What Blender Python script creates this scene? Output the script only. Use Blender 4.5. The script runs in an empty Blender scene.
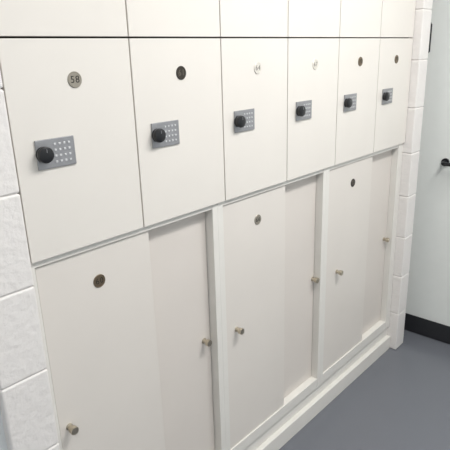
import bpy, bmesh, math
from mathutils import Matrix, Vector
sc=bpy.context.scene
try: sc.view_settings.view_transform='Standard'
except Exception: pass
W=0.3; H=0.4438; T=1.49   # T = height of line between the locker rows

# ---------------- materials
def newmat(name,col,rough=0.5,metal=0.0,noise=0.0,nscale=20,bump=0.0,bscale=200,spec=0.5,bdist=0.002):
    m=bpy.data.materials.new(name); m.use_nodes=True
    nt=m.node_tree; b=nt.nodes['Principled BSDF']
    b.inputs['Base Color'].default_value=(*col,1); b.inputs['Roughness'].default_value=rough
    b.inputs['Metallic'].default_value=metal
    b.inputs['Specular IOR Level'].default_value=spec
    tc=nt.nodes.new('ShaderNodeTexCoord')
    if noise>0:
        n=nt.nodes.new('ShaderNodeTexNoise'); n.inputs['Scale'].default_value=nscale; n.inputs['Detail'].default_value=5
        nt.links.new(tc.outputs['Object'],n.inputs['Vector'])
        r=nt.nodes.new('ShaderNodeValToRGB')
        r.color_ramp.elements[0].position=0.3; r.color_ramp.elements[1].position=0.7
        r.color_ramp.elements[0].color=(*[c*(1-noise) for c in col],1)
        r.color_ramp.elements[1].color=(*[min(1,c*(1+noise)) for c in col],1)
        nt.links.new(n.outputs['Fac'],r.inputs['Fac']); nt.links.new(r.outputs['Color'],b.inputs['Base Color'])
    if bump>0:
        n=nt.nodes.new('ShaderNodeTexNoise'); n.inputs['Scale'].default_value=bscale; n.inputs['Detail'].default_value=6
        nt.links.new(tc.outputs['Object'],n.inputs['Vector'])
        bp=nt.nodes.new('ShaderNodeBump'); bp.inputs['Strength'].default_value=bump; bp.inputs['Distance'].default_value=bdist
        nt.links.new(n.outputs['Fac'],bp.inputs['Height']); nt.links.new(bp.outputs['Normal'],b.inputs['Normal'])
    return m
def s(r,g,b):
    f=lambda c:((c/255+0.055)/1.055)**2.4 if c>10 else c/255/12.92
    return (f(r),f(g),f(b))
M_door=newmat('door_laminate',s(227,222,215),0.38,noise=0.012,nscale=6,bump=0.05,bscale=600)
M_door2=newmat('sliding_laminate',s(224,218,211),0.42,noise=0.012,nscale=6,bump=0.05,bscale=600)
M_rear=newmat('rear_sliding_laminate',s(220,213,206),0.42,noise=0.012,nscale=6,bump=0.05,bscale=600)
M_frame=newmat('frame_paint',s(229,226,220),0.4,noise=0.01)
M_carc=newmat('carcass_brown',s(66,46,36),0.7,noise=0.1)
M_block=newmat('painted_block',s(232,228,225),0.5,noise=0.012,nscale=9,bump=0.7,bscale=55,bdist=0.004)
M_wall=newmat('wall_paint',s(226,230,232),0.6,noise=0.01,bump=0.1,bscale=300)
M_ceil=newmat('ceiling_paint',s(235,235,232),0.8,noise=0.01)
M_floor=newmat('floor_vinyl',s(109,112,119),0.22,noise=0.06,nscale=260,bump=0.06,bscale=400)
M_plate=newmat('lock_plate',s(160,160,163),0.42,0.6,noise=0.06,nscale=60)
M_btn=newmat('keypad_button',s(214,214,216),0.35,0.4,noise=0.02)
M_black=newmat('black_plastic',s(20,21,25),0.35,noise=0.1)
M_bronze=newmat('bronze_disc',s(118,104,86),0.4,0.6,noise=0.08,nscale=80)
M_dark=newmat('dark_disc',s(66,60,54),0.35,0.5,noise=0.08,nscale=80)
M_ink3=newmat('dark_disc_ink',s(112,104,94),0.5,0.3,noise=0.05)
M_disc=newmat('number_disc',s(165,158,146),0.4,0.7,noise=0.06,nscale=80)
M_pale=newmat('pale_disc',s(222,217,208),0.3,0.3,noise=0.03,nscale=80)
M_ink2=newmat('grey_ink',s(130,125,118),0.6,noise=0.05)
M_brass=newmat('nickel_knob',s(196,186,168),0.28,1.0,noise=0.04,nscale=60)
M_ink=newmat('engraved_ink',s(40,36,32),0.6,noise=0.05)
M_base=newmat('dark_skirting',s(38,39,43),0.45,noise=0.05)
M_enddoor=newmat('white_door_paint',s(232,235,232),0.4,noise=0.01)

# ---------------- helpers
def link(o,parent=None):
    sc.collection.objects.link(o)
    if parent: o.parent=parent
    return o
def empty(name):
    e=bpy.data.objects.new(name,None); e.empty_display_size=0.1
    sc.collection.objects.link(e); return e
def boxes(name,lst,mat,parent=None,bev=0.001,seg=2):
    bm=bmesh.new()
    for (x0,x1,y0,y1,z0,z1) in lst:
        b2=bmesh.new()
        bmesh.ops.create_cube(b2,size=1.0)
        for v in b2.verts:
            v.co=Vector((x0+(v.co.x+.5)*(x1-x0),y0+(v.co.y+.5)*(y1-y0),z0+(v.co.z+.5)*(z1-z0)))
        if bev>0: bmesh.ops.bevel(b2,geom=list(b2.edges),offset=bev,segments=seg,affect='EDGES',profile=0.5)
        me=bpy.data.meshes.new('t'); b2.to_mesh(me); b2.free(); bm.from_mesh(me); bpy.data.meshes.remove(me)
    me=bpy.data.meshes.new(name); bm.to_mesh(me); bm.free()
    me.materials.append(mat)
    return link(bpy.data.objects.new(name,me),parent)
def lathe(name,prof,mat,loc,parent=None,n=40):
    """prof: list of (r,h); revolved about the axis pointing out of the doors (-y)"""
    bm=bmesh.new(); rings=[]
    for r,h in prof:
        if r<1e-6: rings.append([bm.verts.new((0,-h,0))])
        else: rings.append([bm.verts.new((r*math.cos(2*math.pi*i/n),-h,r*math.sin(2*math.pi*i/n))) for i in range(n)])
    for a,b in zip(rings,rings[1:]):
        for i in range(n):
            j=(i+1)%n
            if len(a)==1 and len(b)==1: continue
            if len(a)==1: bm.faces.new((a[0],b[i],b[j]))
            elif len(b)==1: bm.faces.new((a[i],a[j],b[0]))
            else: bm.faces.new((a[i],a[j],b[j],b[i]))
    bmesh.ops.recalc_face_normals(bm,faces=bm.faces)
    me=bpy.data.meshes.new(name); bm.to_mesh(me); bm.free(); me.materials.append(mat)
    for p in me.polygons: p.use_smooth=True
    try: me.set_sharp_from_angle(angle=math.radians(35))
    except Exception: pass
    o=bpy.data.objects.new(name,me); o.location=loc
    return link(o,parent)
def text(name,body,size,loc,mat,parent):
    cu=bpy.data.curves.new(name,'FONT'); cu.body=body; cu.size=size; cu.align_x='CENTER'; cu.align_y='CENTER'; cu.extrude=0.0002; cu.offset=0.0; cu.space_character=1.15
    o=bpy.data.objects.new(name,cu); o.location=loc; o.rotation_euler=(math.radians(90),0,0)
    cu.materials.append(mat); return link(o,parent)

def number_disc(x,y,z,num,parent,mat,ink):
    R=0.0165
    lathe('number_disc',[(0,0),(R,0),(R,0.0012),(R-0.0008,0.002),(R-0.002,0.002),(R-0.0024,0.0016),(0,0.0016)],mat,(x,y,z),parent)
    text('number_text',num,0.020,(x,y-0.0018,z),ink,parent)
def combi_lock(x0,z0,y,parent):
    w,h=0.088,0.060
    boxes('lock_plate',[(x0,x0+w,y-0.004,y,z0,z0+h)],M_plate,parent,bev=0.0015,seg=3)
    bt=[]
    for i in range(4):
        for j in range(4):
            cx=x0+0.042+i*0.0108; cz=z0+0.012+j*0.012
            bt.append((cx-0.0026,cx+0.0026,y-0.0054,y-0.0035,cz-0.0022,cz+0.0022))
    boxes('keypad_buttons',bt,M_btn,parent,bev=0.0007)
    kx=x0+0.0135
    lathe('knob',[(0,0.003),(0.0155,0.003),(0.0160,0.005),(0.0150,0.007),(0.0152,0.009),(0.0168,0.012),(0.0170,0.016),(0.0158,0.0195),(0.012,0.0212),(0,0.0218)],M_black,(kx,y,z0+0.031),parent)
    boxes('knob_pointer',[(kx-0.0005,kx+0.0005,y-0.0224,y-0.021,z0+0.036,z0+0.043)],M_plate,parent,bev=0.0002)

# ---------------- lockers (upper two rows)
G=0.0018
def locker(k,zb,zt,num,dmat,imat):
    e=empty('locker')
    x0,x1=k*W,(k+1)*W
    t=0.016
    c0,c1=x0+0.0002,x1-0.0002
    boxes('carcass',[(c0,c0+t,0.02,0.45,zb+.0003,zt-.0003),(c1-t,c1,0.02,0.45,zb+.0003,zt-.0003),
        (c0+t,c1-t,0.44,0.45,zb+.0003,zt-.0003),(c0+t,c1-t,0.02,0.44,zb+.0003,zb+t),(c0+t,c1-t,0.02,0.44,zt-t,zt-.0003)],M_carc,e,bev=0)
    boxes('door',[(x0+G,x1-G,0.0,0.018,zb+G*1.1,zt-G*1.1)],M_door,e,bev=0.0009,seg=2)
    number_disc(x0+0.152,0.0,zt-0.082,num,e,dmat,imat)
    combi_lock(x0+0.044,zt-0.253,0.0,e)
    return e
dm=[(M_disc,M_ink),(M_dark,M_ink3),(M_pale,M_ink2),(M_pale,M_ink2),(M_bronze,M_ink),(M_bronze,M_ink)]
for k in range(6):
    locker(k,T-H,T,str(58+k*3),*dm[k])
    locker(k,T,T+H,str(57+k*3),*dm[k])

# ---------------- lower sliding-door cupboards
Zt=T-H-0.0005      # top of cupboards
Zd=T-1.325         # bottom of doors
Zr=T-1.368         # bottom of bottom rail
stiles=[(0.0,0.010),(0.553,0.597),(1.136,1.178),(1.755,1.80)]
for i in range(3):
    e=empty('sliding_door_cupboard')
    xa=[0.0002,0.575,1.157][i]; xb=[0.5748,1.1568,1.7998][i]
    sa=stiles[i][1]; sb=stiles[i+1][0]
    yf=0.008
    boxes('face_frame',[(xa,sa,yf,0.06,Zr,Zt),(sb,xb,yf,0.06,Zr,Zt),(sa,sb,yf+.001,0.06,Zt-0.013,Zt),(sa,sb,yf+.001,0.06,Zr,Zd)],M_frame,e,bev=0.0008)
    boxes('carcass',[(xa,xa+0.016,0.06,0.45,Zr,Zt),(xb-.016,xb,0.06,0.45,Zr,Zt),(xa,xb,0.44,0.45,Zr,Zt),(xa,xb,0.06,0.44,Zr,Zr+.016),(xa,xb,0.06,0.44,Zt-.016,Zt)],M_carc,e,bev=0)
    split=[0.323,0.911,1.523][i]
    boxes('front_sliding_door',[(sa+0.0030,split,0.014,0.030,Zd+0.001,Zt-0.0155)],M_door2,e,bev=0.001)
    boxes('rear_sliding_door',[(split-0.03,sb-0.002,0.037,0.053,Zd+0.001,Zt-0.0145)],M_rear,e,bev=0.001)
    number_disc([0.165,0.763,1.366][i],0.014,T-0.542,str(60+i*6),e,[M_bronze,M_disc,M_dark][i],[M_ink,M_ink,M_ink3][i])
    kp=[(0.0,0),(0.0088,0),(0.0088,0.002),(0.0062,0.004),(0.0062,0.011),(0.0098,0.014),(0.0104,0.024),(0.0096,0.0256),(0.0,0.0260)]
    lathe('door_pull',kp,M_brass,([0.038,0.649,1.267][i],0.014,T-[0.878,0.883,0.891][i]),e)
    lathe('door_pull_rear',kp,M_brass,([0.523,1.124,1.729][i],0.037,T-[0.876,0.880,0.888][i]),e)
boxes('plinth',[(0.0,1.80,0.016,0.45,0.0702,Zr-0.0005),(0.0,1.80,-0.003,0.45,0.0,0.070)],M_frame,None,bev=0.0025,seg=3)

# ---------------- painted block piers
def pier(name,x0,x1,y0,y1,zh,off=0.0):
    lst=[];h=0.2
    zz=off-h if off>0 else 0
    while zz<zh:
        a=max(0,zz);b=min(zh,zz+h)
        if b-a>0.01: lst.append((x0,x1,y0,y1,a+.0006,b-.0006))
        zz+=h
    lst.append((x0+.0035,x1-.0035,y0+.0035,y1-.0035,0.0,zh))
    return boxes(name,lst,M_block,None,bev=0.0050,seg=4)
CH=2.5
pier('wall_pier_left',-0.108,-0.001,-0.004,0.46,CH)
pier('wall_pier_right',1.801,1.889,-0.035,0.46,CH)
XE=2.035
boxes('wall_back',[(-1.6,-0.108,0.02,0.6,0,CH),(-0.108,1.889,0.461,0.6,0,CH),(1.889,XE,0.44,0.6,0,CH)],M_wall,None,bev=0)
boxes('wall_bulkhead',[(0.0,1.80,0.0,0.46,T+H+0.002,CH)],M_wall,None,bev=0)
boxes('wall_right',[(XE,XE+0.1,-2.3,0.6,0,CH)],M_wall,None,bev=0)
boxes('wall_left',[(-1.7,-1.6,-2.3,0.6,0,CH)],M_wall,None,bev=0)
boxes('wall_front',[(-1.7,XE+0.1,-2.4,-2.3,0,CH)],M_wall,None,bev=0)
boxes('floor',[(-1.7,XE+0.1,-2.4,0.6,-0.1,0)],M_floor,None,bev=0)
boxes('ceiling',[(-1.7,XE+0.1,-2.4,0.6,CH,CH+0.1)],M_ceil,None,bev=0)
boxes('baseboard_right',[(XE-0.012,XE,-2.3,-0.86,0,0.095),(XE-0.012,XE,0.105,0.44,0,0.095)],M_base,None,bev=0.002)
# door in end wall
d=empty('door_1')
X=XE; ye=0.039
boxes('door_frame',[(X-0.012,X-.0002,ye+.002,ye+.054,0.0,2.10),(X-0.012,X-.0002,-0.856,-0.806,0,2.10),(X-0.012,X-.0002,-0.805,ye+.001,2.045,2.10)],M_enddoor,d,bev=0.002)
boxes('slab',[(X-0.011,X-.0002,-0.80,ye,0.10,2.04)],M_enddoor,d,bev=0.0015)
boxes('kick_plate',[(X-0.014,X-.0002,-0.80,ye,0.003,0.0995),(X-0.014,X-.0002,ye+.001,ye+.065,0.003,0.0995)],M_base,d,bev=0.0015)
boxes('hinge_leaf',[(X-0.014,X-0.0105,ye-0.026,ye,1.43,1.55),(X-0.014,X-0.0105,ye-0.026,ye,1.86,1.98)],M_black,d,bev=0.001)
def tube(name,pts,r,mat,parent):
    cu=bpy.data.curves.new(name,'CURVE'); cu.dimensions='3D'; cu.bevel_depth=r; cu.bevel_resolution=6; cu.use_fill_caps=True
    sp=cu.splines.new('POLY'); sp.points.add(len(pts)-1)
    for p,q in zip(sp.points,pts): p.co=(*q,1)
    cu.materials.append(mat); return link(bpy.data.objects.new(name,cu),parent)
tube('hinge_knuckle',[(X-0.019,ye-0.018,1.425),(X-0.019,ye-0.018,1.555)],0.0065,M_black,d)
tube('hinge_knuckle_high',[(X-0.019,ye-0.018,1.855),(X-0.019,ye-0.018,1.985)],0.0065,M_black,d)
hy,hz=-0.107,0.934
tube('lever_rose',[(X-0.0105,hy,hz),(X-0.018,hy,hz)],0.019,M_black,d)
tube('lever_handle',[(X-0.016,hy,hz),(X-0.045,hy,hz),(X-0.053,hy-0.004,hz),(X-0.057,hy-0.014,hz),(X-0.057,hy-0.12,hz)],0.009,M_black,d)

# ---------------- lights
def light_panel(x,y,sx,sy,power,col=(1,0.985,0.965)):
    e=empty('ceiling_light')
    boxes('housing',[(x-sx/2-.02,x+sx/2+.02,y-sy/2-.02,y+sy/2+.02,CH-0.03,CH-0.001)],M_frame,e,bev=0.002)
    m=bpy.data.materials.new('diffuser'); m.use_nodes=True
    b=m.node_tree.nodes['Principled BSDF']; b.inputs['Emission Color'].default_value=(*col,1); b.inputs['Emission Strength'].default_value=3
    boxes('diffuser',[(x-sx/2,x+sx/2,y-sy/2,y+sy/2,CH-0.034,CH-0.0301)],m,e,bev=0)
    l=bpy.data.lights.new('light','AREA'); l.shape='RECTANGLE'; l.size=sx; l.size_y=sy; l.energy=power; l.color=col
    o=bpy.data.objects.new('light',l); o.location=(x,y,CH-0.04); link(o,e)
light_panel(0.95,-1.0,1.2,0.3,34)
light_panel(-0.8,-1.3,0.6,0.3,9)
w=bpy.data.worlds.new('world'); sc.world=w; w.use_nodes=True
w.node_tree.nodes['Background'].inputs[0].default_value=(0.9,0.93,1,1); w.node_tree.nodes['Background'].inputs[1].default_value=0.3

# ---------------- camera
R=Matrix.Rotation(-0.8259,3,'Z')@Matrix.Rotation(1.2541,3,'X')@Matrix.Rotation(-0.0308,3,'Z')
cam=bpy.data.cameras.new('camera'); cam.sensor_width=36; cam.lens=522.426/450*36; cam.clip_start=0.01
co=bpy.data.objects.new('camera',cam); link(co)
co.matrix_world=Matrix.Translation((-0.4659,-0.9779,T-0.0403))@R.to_4x4()
sc.camera=co
